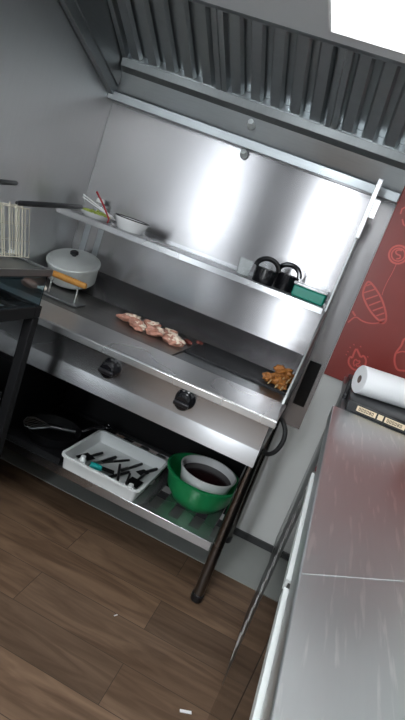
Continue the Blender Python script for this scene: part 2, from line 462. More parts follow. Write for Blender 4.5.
# left end: sloping lip and inner cheek
s = MB()
s.prism([(-0.002, 1.728), (-1.36, 2.160), (-1.36, 2.205), (-0.002, 1.775)], 'x', 0.0005, 0.030)
s.build('side_lip', 'steel_hood', hood, bevel=0.002)
MB().prism([(-0.06, 1.79), (-1.36, 2.205), (-1.36, 2.45), (-0.06, 2.45)], 'x', 0.030, 0.040).build('cheek_plate', 'steel_hood', hood)
for (nx, nz, ny) in ((0.690, 1.703, -0.012), (0.690, 1.815, -0.068)):
    n = MB(); Mx = rot('X', 70)
    n.lathe([(0, -0.002), (0.017, -0.002), (0.017, 0.012), (0.012, 0.020), (0.012, 0.034), (0, 0.036)], (nx, ny, nz), 16, Mx)
    n.build('suppression_nozzle', 'aluminium', hood)

hood.rotation_euler = (0, 0.028, 0)

# splash guard plate at the right end of the grill, reaching up to the hood
sg = thing('side_splash_guard', 'upright stainless side guard between grill and red wall', 'splash guard', (1.284, -0.1, 0.9))
MB().prism([(-0.006, 0.845), (-0.63, 0.885), (-0.60, 0.93), (-0.27, 1.20), (-0.235, 1.42), (-0.235, 1.722), (-0.085, 1.722), (-0.085, 1.680), (-0.006, 1.680)], 'x', 1.279, 1.286).build('guard_plate', 'steel_guard', sg)
MB().box(1.275, 1.293, -0.245, -0.236, 1.50, 1.726).build('edge_trim', 'steel_front', sg, bevel=0.001)
b = MB(); b.box(1.2865, 1.315, -0.235, -0.222, 1.585, 1.655); b.box(1.2865, 1.292, -0.222, -0.15, 1.585, 1.655)
b.build('angle_bracket', 'steel_bright', sg, bevel=0.001)
for (by, bz) in ((-0.05, 0.975), (-0.09, 0.955), (-0.33, 0.935), (-0.40, 0.915)):
    MB().lathe([(0, 0), (0.008, 0), (0.008, 0.004), (0.005, 0.007), (0, 0.008)], (1.2788, by, bz), 12, rot('Y', -90)).build('bolt', 'aluminium', sg)

o = MB().box(1.297, 1.352, -0.016, -0.0045, 0.738, 0.955).build('reflection_plate', 'reflection_dark', origin=(1.325, -0.01, 0.738), bevel=0.003)  # added plate, a dark reflection in the steel put into its colour
tag(o, 'narrow black plate added for a dark reflection in the steel right of the grill', 'plate')

# ================================================================== grill
gr = thing('gas_griddle', 'wide stainless gas griddle with char grate and two black knobs', 'grill', (0.65, -0.35, 0))
GX0, GX1 = 0.012, 1.276
MB().sheet([(-0.553, 0.850), (-0.556, 0.864), (-0.764, 0.860), (-0.768, 0.857), (-0.768, 0.838), (-0.712, 0.832)], 'x', GX0, GX1+0.018, -0.003).build('front_strip', 'steel_bright', gr, bevel=0.001)
MB().sheet([(-0.756, 0.834), (-0.735, 0.738), (-0.736, 0.733), (-0.741, 0.675), (-0.640, 0.668)], 'x', GX0, GX1, -0.003).build('control_panel', 'steel_front', gr)
MB().box(GX0, GX1, -0.690, -0.045, 0.690, 0.829).build('body', 'steel_dark', gr)
MB().box(GX0, 0.828, -0.548, -0.127, 0.830, 0.862).build('hotplate', 'hotplate', gr, bevel=0.002)
MB().prism([(-0.125, 0.850), (-0.125, 0.862), (-0.014, 0.960), (-0.0055, 0.962), (-0.0055, 0.850)], 'x', GX0, GX1).build('rear_upstand', 'steel_wall', gr)
MB().box(0.830, GX1, -0.548, -0.405, 0.830, 0.858).build('drip_plate', 'steel_dark', gr, bevel=0.002)
gt = MB()
gt.box(0.832, 1.272, -0.400, -0.127, 0.831, 0.848)
for gx in (0.835, 0.980, 1.125, 1.262): gt.box(gx, gx+0.010, -0.400, -0.127, 0.848, 0.861)
for k in range(17):
    gy = -0.400 + k*0.0165
    gt.box(0.835, 1.272, gy, gy+0.0085, 0.852, 0.866)
gt.build('char_grate', 'cast_iron', gr)
MB().box(0.020, 1.235, -0.056, -0.050, 0.10, 0.665).build('shade_panel', 'black_matte', gr)  # black panel added for the shadow under the grill
for (kx, kz) in ((0.700, 0.795), (0.985, 0.801)):
    M = rot('X', 102)
    base = Vector((kx, -0.756 + (0.834-kz)*0.219 - 0.0035, kz))
    kb = MB().lathe([(0, 0), (0.036, 0), (0.036, 0.006), (0.031, 0.010), (0.029, 0.034), (0.025, 0.040), (0, 0.040)], base, 28, M).build('knob', 'black_gloss', gr)
    MM = Matrix.Translation(base) @ M
    MB().box(-0.027, 0.027, -0.007, 0.007, 0.0395, 0.049, MM).build('knob_grip', 'black_plastic', kb, bevel=0.002)
for (lx, ly) in ((1.262, -0.585), (1.262, -0.10), (0.05, -0.585), (0.05, -0.10)):
    l = MB().tube([(lx, ly, 0.03), (lx, ly, 0.669)], 0.021, 16).build('leg', 'leg_steel', gr)
    MB().lathe([(0, 0.0045), (0.022, 0.0045), (0.025, 0.010), (0.025, 0.034), (0.0215, 0.036), (0, 0.036)], (lx, ly, 0), 16).build('foot', 'black_plastic', l)
us = MB()
us.box(0.02, 1.238, -0.600, -0.560, 0.228, 0.266); us.box(0.02, 1.238, -0.10, -0.06, 0.228, 0.266)
us.box(0.02, 0.05, -0.56, -0.10, 0.228, 0.266)
us.build('shelf_frame', 'steel_front', gr, bevel=0.002)
for k in range(13):
    sx = 0.070 + k*0.0915
    MB().box(sx, sx+0.048, -0.56, -0.10, 0.252, 0.264).build('shelf_slat', 'steel_front', gr, bevel=0.001)
# gas hose loop at the right end
pts = [(1.2800, -0.52, 0.80), (1.300, -0.53, 0.80), (1.324, -0.55, 0.775), (1.332, -0.56, 0.735), (1.320, -0.56, 0.69), (1.297, -0.55, 0.665), (1.2800, -0.54, 0.672)]
sp = []
for a in range(len(pts)-1):
    p0 = Vector(pts[max(a-1, 0)]); p1 = Vector(pts[a]); p2 = Vector(pts[a+1]); p3 = Vector(pts[min(a+2, len(pts)-1)])
    for q in range(6):
        t = q/6
        sp.append(0.5*((2*p1) + (p2-p0)*t + (2*p0-5*p1+4*p2-p3)*t*t + (3*p1-p0-3*p2+p3)*t**3))
sp.append(Vector(pts[-1]))
MB().tube(sp, 0.0085, 10).build('gas_hose', 'rubber', gr)

# ---------------------------------------------------------------- wall shelf
sh = thing('wall_shelf', 'long narrow stainless shelf on the splashback above the grill', 'shelf', (0.66, 0, 1.2))
MB().sheet([(-0.0045, 1.225), (-0.0045, 1.209), (-0.283, 1.209), (-0.285, 1.207), (-0.285, 1.184), (-0.270, 1.184)][::-1], 'x', 0.040, 1.272, -0.0025).build('shelf_plate', 'steel_front', sh, bevel=0.0008)
for bx in (0.045, 0.118):
    MB().box(bx, bx+0.030, -0.007, -0.0045, 0.985, 1.203).build('bracket_plate', 'steel_hood', sh, bevel=0.001)
MB().lathe([(0, 0), (0.006, 0), (0.005, 0.003), (0, 0.004)], (0.065, -0.008, 1.01), 12, rot('X', 90)).build('screw', 'black_matte', sh)

# ================================================================== food on the grill
def chicken(i, x, y, z, rx, ry, rz, ang, label, mat='raw_meat', n=0.55, sq=(1, 0.72, 0.42)):
    M = Matrix.Rotation(ang, 4, 'Z') @ Matrix.Rotation(rx, 4, 'X') @ Matrix.Rotation(ry, 4, 'Y')
    m = MB().use(mat); m.ball((x, y, z), rz, sq, 4, n, 1.7 if mat == 'raw_meat' else 2.3, i, M)
    if mat == 'raw_meat':
        m.use('raw_fat')
        m.ball((x + 0.25*rz*math.cos(ang), y + 0.2*rz*math.sin(ang), z + rz*0.16), rz*0.74, (1, 0.66, 0.42), 4, 0.7, 2.0, i*3, M)
    zmin = 0.8668 if mat == 'grilled_meat' else 0.8626
    for v in m.bm.verts: v.co.z = max(v.co.z, zmin + 0.0004*((v.index % 7)/7))
    o = m.build('chicken_piece' if mat != 'dark_meat' else 'meat_scrap', None, origin=(x, y, 0.863), sharp=180)
    return tag(o, label, 'meat', 'raw chicken pieces on the hotplate' if mat != 'grilled_meat' else 'browned chicken on the char grate')
RAW = [
    (0.535, -0.325, 0.044, 0.5, 'raw chicken piece at the far left of the row on the hotplate'),
    (0.597, -0.375, 0.042, -0.4, 'pale raw chicken piece in front, left part of the row'),
    (0.620, -0.290, 0.042, 0.2, 'raw chicken piece behind, second from the left in the row'),
    (0.680, -0.365, 0.044, 0.9, 'raw chicken piece at the front middle of the row'),
    (0.712, -0.285, 0.040, -0.3, 'raw chicken piece at the back right of the row'),
    (0.765, -0.375, 0.046, -0.1, 'large pale raw chicken piece at the right end of the row'),
]
for i, (x, y, r, a, lab) in enumerate(RAW):
    chicken(i+1, x, y, 0.863 + r*0.36, 0.15*((i % 3)-1), 0.2*((i % 2)-0.5), r, a, lab)
chicken(21, 0.800, -0.262, 0.871, 0, 0, 0.024, -0.5, 'small reddish meat scrap lying apart, right of the raw chicken row', 'dark_meat', 0.4, (1, 0.5, 0.34))
chicken(22, 0.838, -0.222, 0.877, 0, 0, 0.017, 0.3, 'tiny dark meat scrap beside the edge of the char grate', 'dark_meat', 0.4, (1, 0.6, 0.4))
GRL = [
    (1.196, -0.345, 0.886, 0.034, 0.3, 'browned chicken piece at the left of the heap on the grate'),
    (1.220, -0.265, 0.890, 0.036, 1.2, 'browned chicken piece at the back of the heap on the grate'),
    (1.232, -0.375, 0.886, 0.032, -0.6, 'browned chicken piece at the front of the heap on the grate'),
    (1.245, -0.305, 0.890, 0.028, 0.7, 'browned chicken piece against the side guard on the grate'),
    (1.224, -0.315, 0.920, 0.034, 0.1, 'browned chicken piece on top of the heap on the grate'),
    (1.248, -0.220, 0.888, 0.027, 0.9, 'dark browned chicken piece in the back right corner of the grate'),
]
for i, (x, y, z, r, a, lab) in enumerate(GRL):
    chicken(31+i, x, y, z, 0.2*(i % 3), 0.25*((i % 2)), r, a, lab, 'grilled_meat', 0.8, (1, 0.6, 0.6))
for i, (x, y, lab) in enumerate(((1.192, -0.405, 'left wooden skewer end sticking out of the browned chicken'), (1.224, -0.425, 'middle wooden skewer end sticking out of the browned chicken'), (1.246, -0.425, 'right wooden skewer end sticking out of the browned chicken'))):
    o = MB().tube([(x, y, 0.876), (x+0.015, y+0.13, 0.908)], 0.0028, 6).build('skewer', 'skewer_wood', origin=(x, y, 0.872))
    tag(o, lab, 'skewer', 'skewers on the grate')

# ---------------------------------------------------------------- pan with lid
pn = thing('lidded_pan', 'round pan with aluminium lid tilted against the upstand, left end of the grill', 'pan', (0.133, -0.243, 0.8637))
pn.rotation_euler = (math.radians(20), 0, 0)      # its back rests on the sloping upstand
PC = (0.128, -0.132)
MB().lathe([(0, 0.8635), (0.100, 0.8635), (0.109, 0.872), (0.118, 0.945), (0.121, 0.946), (0.121, 0.949), (0.115, 0.949), (0.106, 0.875), (0, 0.869)], (*PC, 0), 48).build('pan_body', 'aluminium', pn)
ld = MB().lathe([(0.124, 0.951), (0.124, 0.962), (0.119, 0.966), (0.110, 0.964), (0.090, 0.973), (0.05, 0.983), (0, 0.986), (0, 0.983), (0.090, 0.968), (0.113, 0.951)], (*PC, 0), 48).build('pan_lid', 'aluminium', pn)
MB().lathe([(0, 0.984), (0.010, 0.984), (0.010, 0.991), (0.019, 0.995), (0.019, 1.005), (0.014, 1.009), (0, 1.009)], (*PC, 0), 20).build('lid_knob', 'black_plastic', ld)
# grill press
gp = thing('grill_press', 'flat steel grill press with orange-brown wooden handle beside the lidded pan', 'grill press', (0.28, -0.42, 0.863))
M = Matrix.Translation((0.262, -0.430, 0.863)) @ rot('Z', 3)
MB().box(-0.095, 0.095, -0.045, 0.045, 0.0005, 0.010, M).build('press_plate', 'steel_dark', gp, bevel=0.002)
for sx in (-0.062, 0.062):
    MB().tube([M @ Vector((sx, 0, 0.0105)), M @ Vector((sx, 0, 0.060)), M @ Vector((sx*0.9, 0, 0.082))], 0.004, 8).build('handle_post', 'steel_bright', gp)
hd = [M @ Vector((x, 0, 0.092)) for x in (-0.092, -0.088, -0.05, 0, 0.05, 0.088, 0.092)]
MB().tube(hd, [0.010, 0.0125, 0.0135, 0.0145, 0.0135, 0.0125, 0.010], 14).build('wooden_handle', 'wood_handle', gp)
# raw drumstick at the left end
dr = thing('chicken_drumstick', 'raw chicken drumstick with white bone end at the left grill edge', 'meat', (0.15, -0.47, 0.863))
MB().ball((0.128, -0.470, 0.886), 0.036, (1.15, 0.62, 0.5), 3, 0.3, 1.8, 4).build('drumstick_meat', 'raw_meat', dr, sharp=180)
bn = MB().tube([(0.158, -0.468, 0.883), (0.183, -0.466, 0.886)], 0.006, 10); bn.ball((0.191, -0.462, 0.889), 0.014, (1, 1, 0.9), 2); bn.build('bone_end', 'bone', dr, sharp=180)

# ================================================================== things on the wall shelf
ZS = 1.2095
dish = thing('oval_dish', 'white oval dish of chopped green salad at the left shelf end', 'dish', (0.165, -0.155, ZS))
MB().lathe([(0, 0.0005), (0.055, 0.0005), (0.060, 0.004), (0.088, 0.020), (0.090, 0.022), (0.084, 0.022), (0.055, 0.006), (0, 0.005)], (0.165, -0.155, ZS), 36, None, 1.0, 1.0).build('dish_body', 'white_enamel', dish)
sal = MB(); rnd = random.Random(3)
for k in range(60):
    a = rnd.random()*2*PI; r = 0.066*math.sqrt(rnd.random())
    sal.ball((0.165 + r*math.cos(a), -0.155 + r*math.sin(a), ZS + 0.017 + 0.018*(1 - r/0.07)*rnd.random() + 0.004), 0.009, (1, 0.7, 0.5), 1, 0.4, 2, k)
sl = sal.build('chopped_salad', 'salad_green', dish, sharp=180); sl['kind'] = 'stuff'
jar = thing('glass_jar', 'small clear jar with white lid behind the salad dish', 'jar', (0.105, -0.040, ZS))
MB().lathe([(0, 0.001), (0.020, 0.001), (0.023, 0.005), (0.023, 0.060), (0.018, 0.066)], (0.105, -0.040, ZS), 20).build('jar_body', 'clear_plastic', jar)
MB().lathe([(0, 0.086), (0.019, 0.085), (0.021, 0.082), (0.021, 0.067), (0, 0.067)], (0.105, -0.040, ZS), 20).build('jar_lid', 'white_plastic', jar)
tn = thing('serving_tongs', 'white serving tongs leaning across the salad dish', 'tongs', (0.19, -0.20, ZS))
for dz in (0, 0.012):
    a = Vector((0.272, -0.205, ZS + 0.030 + dz*0.2)); b = Vector((0.092, -0.180, ZS + 0.070 + dz))
    d = (b-a).normalized(); side = Vector((0, 1, 0))
    m = MB(); up = d.cross(side).normalized()
    for (q0, q1, wd) in ((0.0, 0.25, 0.012), (0.25, 1.0, 0.007)):
        p0 = a + (b-a)*q0; p1 = a + (b-a)*q1
        vv = [m.bm.verts.new(p + side*sx*wd + up*uz*0.0015) for p in (p0, p1) for sx in (-1, 1) for uz in (-1, 1)]
        for q in ((0, 1, 3, 2), (4, 6, 7, 5), (0, 4, 5, 1), (2, 3, 7, 6), (0, 2, 6, 4), (1, 5, 7, 3)): m.face([vv[i] for i in q])
    m.build('tongs_arm', 'white_enamel', tn)
o = MB().tube([(0.268, -0.235, ZS+0.0045), (0.265, -0.225, ZS+0.022), (0.215, -0.21, ZS+0.068), (0.152, -0.185, ZS+0.112)], [0.003, 0.0035, 0.004, 0.0045], 8).build('red_spoon_handle', 'red_plastic', origin=(0.268, -0.235, ZS))
tag(o, 'thin dark red stick leaning between salad dish and white bowl', 'stick')
bw = thing('enamel_bowl', 'white enamel bowl with black rim on the shelf', 'bowl', (0.350, -0.175, ZS))
MB().lathe([(0, 0.0005), (0.050, 0.0005), (0.055, 0.004), (0.079, 0.052), (0.076, 0.052), (0.052, 0.007), (0, 0.004)], (0.350, -0.175, ZS), 40).build('bowl_body', 'white_enamel', bw)
rr = [(0.350 + 0.0785*math.cos(2*PI*k/40), -0.175 + 0.0785*math.sin(2*PI*k/40), ZS+0.0535) for k in range(41)]
MB().tube(rr, 0.0026, 8, False).build('bowl_rim', 'black_gloss', bw)

cup = MB().lathe([(0, 0.0005), (0.024, 0.0005), (0.026, 0.003), (0.033, 0.068), (0.031, 0.068), (0.0245, 0.005), (0, 0.004)], (0.905, -0.200, ZS), 28).build('clear_tumbler', 'clear_plastic', origin=(0.905, -0.2, ZS))
tag(cup, 'small clear plastic tumbler left of the black pot on the shelf', 'cup')
# black pots with loop handles
def loop_pot(cx, cy, r, h, label, ang):
    t = thing('black_pot', label, 'pot', (cx, cy, ZS), 'black pots on the shelf')
    MB().lathe([(0, 0.0005), (r*0.88, 0.0005), (r*0.93, 0.004), (r, h), (r*1.04, h+0.003), (r*0.96, h+0.003), (r*0.88, 0.008), (0, 0.006)], (cx, cy, ZS), 32).build('pot_body', 'black_gloss', t)
    pts = []
    for k in range(15):
        a = PI*k/14
        v = Vector((math.cos(a)*r*1.0, 0, math.sin(a)*0.040))
        v = Matrix.Rotation(ang, 3, 'Z') @ v
        pts.append((cx+v.x, cy+v.y, ZS+h+0.004+v.z))
    MB().tube(pts, 0.0105, 10).build('pot_handle', 'black_gloss', t)
loop_pot(0.998, -0.215, 0.048, 0.058, 'black pot with arched handle, left one of the pair on the shelf', 0.35)
loop_pot(1.080, -0.148, 0.048, 0.064, 'black pot with arched handle, right one of the pair on the shelf', -0.1)
tub = thing('food_tub', 'green plastic tub with clear lid at the right shelf end', 'tub', (1.195, -0.18, ZS))
q = MB(); q.prism([(1.128, -0.245), (1.262, -0.245), (1.262, -0.115), (1.128, -0.115)], 'z', ZS+0.0005, ZS+0.046); q.build('tub_body', 'green_tub', tub, bevel=0.006)
MB().box(1.124, 1.266, -0.249, -0.111, ZS+0.047, ZS+0.060).build('tub_lid', 'clear_plastic', tub, bevel=0.003)

# ================================================================== glass-sided unit on black stand, left foreground
cu = thing('glass_sided_counter', 'stainless topped counter unit with glass side on a black steel stand', 'counter', (0.22, -1.3, 0))
CX0, CX1, CY0, CY1 = 0.012, 0.440, -1.90, -0.850
tp = MB(); tp.box(CX0, CX1, CY0, CY1, 1.030, 1.046)
tp.box(CX0, CX1, CY1-0.010, CY1, 1.046, 1.054); tp.box(CX1-0.010, CX1, CY0, CY1-0.010, 1.046, 1.054)
tp.build('counter_top', 'steel_dark', cu, bevel=0.0015)
MB().box(CX1-0.0005, CX1+0.003, CY0, CY1, 1.034, 1.0545).build('counter_rim', 'steel_bright', cu)
MB().box(CX1-0.010, CX1-0.004, CY0+0.02, CY1-0.012, 0.927, 1.029).build('side_glass', 'glass', cu)
MB().box(CX0+0.02, CX1-0.012, CY1-0.010, CY1-0.004, 0.927, 1.029).build('end_glass', 'glass', cu)
sf = MB()
sf.box(CX0, CX1, CY1-0.035, CY1, 0.885, 0.926); sf.box(CX0, CX1, CY0, CY0+0.035, 0.885, 0.926)
sf.box(CX0, CX0+0.035, CY0+0.035, CY1-0.035, 0.885, 0.926); sf.box(CX1-0.035, CX1, CY0+0.035, CY1-0.035, 0.885, 0.926)
sf.build('stand_frame', 'black_matte', cu, bevel=0.003)
for lx in (CX0, CX1-0.035):
    for ly in (CY0, CY1-0.035):
        MB().box(lx, lx+0.035, ly, ly+0.035, 0.0005, 0.884).build('leg', 'black_matte', cu, bevel=0.003)
MB().box(CX0+0.037, CX1-0.037, CY0+0.037, CY1-0.037, 0.10, 0.60).build('shade_block', 'black_matte', cu, bevel=0.004)  # added black block keeps the space under the counter dark
MB().ball((0.290, CY1-0.018, 1.060), 0.0125, (1, 1, 0.9), 2).build('white_stud', 'white_plastic', cu, sharp=180)

def wire_rack(x, y0, y1, z0, z1, hs, he, label, wires):
    t = thing('wire_rack', label, 'wire rack', (x, (y0+y1)/2, z0), 'hinged wire grilling racks on the counter unit')
    lean = 0.063
    for xx, nm in ((x, 'front_grid'), (x-0.026, 'rear_grid')):
        wv = MB()
        wv.tube([(xx, y0+lean, z0), (xx, y1+lean, z0), (xx, y1, z1), (xx, y0, z1-0.012), (xx, y0+lean, z0)], 0.0022, 6)
        for yy, lng in wires:
            zt = z1 + (0.006 if lng else 0)
            wv.tube([(xx, yy+lean, z0), (xx, yy, zt)], 0.0024 if lng else 0.0018, 6)
        for q in (0.33, 0.66):
            wv.tube([(xx-0.002, y0+lean*(1-q), z0+(z1-z0)*q-0.01*q), (xx-0.002, y1+lean*(1-q), z0+(z1-z0)*q)], 0.0010, 6)
        wv.build(nm, 'wire_metal', t)
    a = Vector(hs); b = Vector(he); d = (b-a)
    MB().tube([a, a + d*0.04, a + d*0.5, b - d*0.03, b], [0.006, 0.0085, 0.0095, 0.008, 0.004], 10).build('rack_handle', 'black_plastic', t)
wire_rack(0.33, -1.40, -0.893, 1.0575, 1.214, (0.325, -0.956, 1.224), (0.335, -0.590, 1.262),
            'leaning wire grilling rack with long black handle on the counter unit',
            [(-0.915, 0), (-0.932, 1), (-0.946, 0), (-0.960, 1), (-0.995, 0)] + [(-1.020 - 0.012*k, 0) for k in range(30)])
wire_rack(0.155, -1.45, -1.02, 1.0487, 1.225, (0.150, -0.985, 1.236), (0.152, -0.738, 1.267),
            'second wire grilling rack nearer the left wall, only its black handle tip showing',
            [(-1.04 - 0.02*k, 0) for k in range(19)])

# ================================================================== lower shelf: tray of utensils, bowls, black pans
tr = thing('utensil_tray', 'white plastic tray of kitchen utensils on the lower shelf', 'tray', (0.725, -0.44, 0.2645))
TZ = 0.2645
def tray_ring(x0, x1, y0, y1, r, n=5):
    P = []
    for cx, cy, a0 in ((x1-r, y1-r, 0), (x0+r, y1-r, 90), (x0+r, y0+r, 180), (x1-r, y0+r, 270)):
        for k in range(n+1):
            a = math.radians(a0 + 90*k/n); P.append((cx + r*math.cos(a), cy + r*math.sin(a)))
    return P
def skin(mb, rings):
    R3 = [[mb.bm.verts.new((p[0], p[1], z)) for p in pts] for pts, z in rings]
    n = len(R3[0])
    for A, Bq in zip(R3, R3[1:]):
        for i in range(n): mb.face([A[i], A[(i+1) % n], Bq[(i+1) % n], Bq[i]])
    mb.face(R3[0][::-1]); mb.face(R3[-1])
m = MB()
X0, X1, Y0, Y1 = 0.545, 0.908, -0.617, -0.255
ins = lambda d: tray_ring(X0+d, X1-d, Y0+d, Y1-d, max(0.004, 0.032-d))
skin(m, [(ins(0.018), TZ+0.0005), (ins(0.010), TZ+0.052), (ins(0.0), TZ+0.054), (ins(0.0), TZ+0.062), (ins(0.012), TZ+0.062), (ins(0.021), TZ+0.008)])
m.build('tray_body', 'white_plastic', tr)
UT = TZ + 0.0085
def utensil(name, label, a, b, r, mat, head=None, headmat=None):
    t = thing(name, label, name.replace('_', ' ').split(' ')[-1], a, 'utensils in the white tray')
    MB().tube([a, ((a[0]+b[0])/2, (a[1]+b[1])/2, (a[2]+b[2])/2), b], [r, r*1.15, r*0.9], 8).build('handle', mat, t)
    if head:
        d = (Vector(b) - Vector(a)).normalized(); ang = math.atan2(d.y, d.x)
        M = Matrix.Translation(Vector(b) + d*head[0]*0.5 + Vector((0, 0, 0.002))) @ Matrix.Rotation(ang, 4, 'Z') @ Matrix.Rotation(-math.asin(max(-1, min(1, d.z))), 4, 'Y')
        MB().box(-head[0]/2, head[0]/2, -head[1]/2, head[1]/2, -0.0015, 0.0015, M).build('blade', headmat, t, bevel=0.001)
    return t
utensil('black_spatula', 'broad black spatula at the left end of the white tray', (0.640, -0.400, UT+0.022), (0.618, -0.460, UT+0.018), 0.006, 'black_plastic', (0.065, 0.05), 'black_matte')
utensil('kitchen_knife', 'black-handled knife next to the broad spatula in the tray', (0.690, -0.360, UT+0.010), (0.665, -0.450, UT+0.008), 0.007, 'black_plastic', (0.10, 0.020), 'steel_bright')
utensil('kitchen_tongs', 'black utensil lying diagonally in the middle of the tray', (0.790, -0.430, UT+0.012), (0.735, -0.560, UT+0.008), 0.006, 'black_plastic')
utensil('ladle_handle', 'black utensil crossing over the diagonal one in the tray', (0.745, -0.440, UT+0.030), (0.800, -0.570, UT+0.024), 0.0055, 'black_plastic')
utensil('black_fork', 'long thin black utensil right of the crossed pair in the tray', (0.800, -0.440, UT+0.012), (0.838, -0.575, UT+0.008), 0.005, 'black_plastic')
utensil('flat_turner', 'wide dark turner at the right end of the white tray', (0.850, -0.400, UT+0.018), (0.846, -0.460, UT+0.014), 0.006, 'black_plastic', (0.06, 0.055), 'black_matte')
utensil('peeler', 'teal-handled peeler at the tray front', (0.660, -0.555, UT+0.036), (0.705, -0.535, UT+0.030), 0.012, 'teal_plastic', (0.055, 0.030), 'black_matte')
utensil('butter_knife', 'thin dark knife at the back left of the white tray', (0.745, -0.330, UT+0.010), (0.700, -0.400, UT+0.008), 0.005, 'black_plastic', (0.10, 0.016), 'steel_dark')
utensil('carving_fork', 'dark fork lying behind the crossed pair in the tray', (0.800, -0.310, UT+0.010), (0.775, -0.395, UT+0.010), 0.006, 'black_plastic', (0.06, 0.018), 'steel_dark')
utensil('pastry_brush', 'dark brush at the back right of the white tray', (0.870, -0.300, UT+0.014), (0.845, -0.360, UT+0.012), 0.007, 'black_plastic', (0.05, 0.035), 'black_matte')
for (bx, by, bh, lab) in ((0.625, -0.560, 0.060, 'small white bottle cap standing left of the teal peeler in the tray'), (0.858, -0.575, 0.050, 'small white plastic pot at the right front corner of the tray')):
    o = MB().lathe([(0, 0), (0.014, 0), (0.015, 0.003), (0.015, bh*0.7), (0.011, bh*0.8), (0.010, bh), (0, bh)], (bx, by, UT-0.0003), 18).build('plastic_pot', 'white_plastic', origin=(bx, by, UT))
    tag(o, lab, 'pot', 'utensils in the white tray')

gb = thing('plastic_bowl', 'large round green plastic bowl on the lower shelf', 'bowl', (1.095, -0.355, TZ))
GC = (1.085, -0.355, TZ)
MB().lathe([(0, 0.0005), (0.095, 0.0005), (0.105, 0.004), (0.140, 0.050), (0.157, 0.122), (0.166, 0.124), (0.167, 0.131), (0.158, 0.133), (0.153, 0.126), (0.136, 0.052), (0.100, 0.008), (0, 0.005)], GC, 56).build('bowl_body', 'green_plastic', gb)
sb = thing('steel_bowl', 'white-rimmed bowl holding dark red sauce inside the green bowl', 'bowl', (GC[0], GC[1], TZ+0.006))
IC = (GC[0]+0.012, GC[1]-0.004, TZ)
MB().lathe([(0, 0.0085), (0.075, 0.0085), (0.100, 0.060), (0.119, 0.148), (0.123, 0.150), (0.123, 0.154), (0.117, 0.154), (0.096, 0.062), (0.072, 0.012), (0, 0.012)], IC, 48).build('bowl_body', 'white_enamel', sb)
o = MB().lathe([(0, 0.128), (0.06, 0.126), (0.111, 0.122), (0.106, 0.100), (0, 0.100)], IC, 40).build('dark_sauce', 'sauce', origin=IC)
o.parent = sb; o.location = Vector(IC) - Vector(sb['_base'])
# dark pans at the left end of the lower shelf
def frying_pan(c, r, h, ang, ln, label, ring=True):
    t = thing('frying_pan', label, 'pan', c, None)
    MB().lathe([(0, 0.0005), (r*0.84, 0.0005), (r*0.9, 0.006), (r, h), (r*1.01, h+0.002), (r*0.97, h+0.002), (r*0.87, 0.009), (0, 0.006)], c, 40).build('pan_body', 'black_matte', t)
    d = Vector((math.cos(ang), math.sin(ang), 0)); c = Vector(c)
    hm = MB().tube([c + d*r*0.99 + Vector((0, 0, h*0.8)), c + d*(r+ln*0.5) + Vector((0, 0, h+0.02)), c + d*(r+ln) + Vector((0, 0, h+0.035))], [0.008, 0.010, 0.011], 10)
    hm.build('pan_handle', 'black_gloss', t)
    if ring:
        e = c + d*(r+ln+0.016) + Vector((0, 0, h+0.037))
        MB().tube([(e.x + 0.017*math.cos(a*PI/10), e.y + 0.017*math.sin(a*PI/10), e.z) for a in range(21)], 0.004, 8, False).build('hanging_ring', 'black_gloss', t)
frying_pan((0.395, -0.42, TZ+0.0032), 0.125, 0.045, 0.75, 0.10, 'black frying pan left of the white tray')
cr = thing('shade_box', 'tall black box added to darken the left end of the lower shelf', 'filler', (0.135, -0.34, TZ))  # black box added so the shaded shelf end stays dark
q = MB()
q.box(0.030, 0.240, -0.560, -0.110, TZ+0.0005, TZ+0.008)
q.box(0.030, 0.036, -0.560, -0.110, TZ+0.008, 0.60); q.box(0.234, 0.240, -0.560, -0.110, TZ+0.008, 0.60)
q.box(0.036, 0.234, -0.560, -0.554, TZ+0.008, 0.60); q.box(0.036, 0.234, -0.116, -0.110, TZ+0.008, 0.60)
q.build('shade_box_body', 'black_matte', cr)
q = MB(); q.box(0.024, 0.246, -0.572, -0.560, 0.575, 0.600); q.box(0.024, 0.246, -0.110, -0.098, 0.575, 0.600)
q.box(0.240, 0.246, -0.560, -0.110, 0.575, 0.600); q.box(0.024, 0.030, -0.560, -0.110, 0.575, 0.600)
q.build('shade_box_rim', 'black_plastic', cr, bevel=0.002)
bt = thing('shade_tray', 'flat black tray added to darken the slats under the frying pan', 'tray', (0.39, -0.34, TZ))  # added tray, blackens the slats below the pan like shade
q = MB(); q.prism([(0.255, -0.575), (0.535, -0.575), (0.535, -0.110), (0.255, -0.110)], 'z', TZ+0.0005, TZ+0.003)
q.box(0.252, 0.255, -0.578, -0.107, TZ+0.0005, TZ+0.018); q.box(0.535, 0.538, -0.578, -0.107, TZ+0.0005, TZ+0.018)
q.box(0.255, 0.535, -0.578, -0.575, TZ+0.0005, TZ+0.018); q.box(0.255, 0.535, -0.110, -0.107, TZ+0.0005, TZ+0.018)
q.build('tray_body', 'black_matte', bt)  # body of the added shade tray
w = thing('balloon_whisk', 'steel whisk resting on the rim of the black frying pan', 'whisk', (0.30, -0.66, 0.31))
wk = MB()
a = Vector((0.490, -0.400, TZ+0.064)); b = Vector((0.365, -0.480, TZ+0.066))
d = (b-a).normalized(); sd = d.cross(Vector((0, 0, 1))).normalized(); up = sd.cross(d)
for k in range(5):
    an = PI*k/5; e = math.cos(an)*sd + math.sin(an)*up
    wk.tube([a + d*0.11*t + e*0.026*s_ for t, s_ in ((1, 0.15), (1.3, .6), (1.65, 1), (1.95, .8), (2.05, 0), (1.95, -.8), (1.65, -1), (1.3, -.6), (1, -.15))], 0.0013, 6)
wk.build('whisk_wires', 'steel_dark', w)
MB().tube([a, a + d*0.11], 0.008, 10).build('handle', 'steel_dark', w)

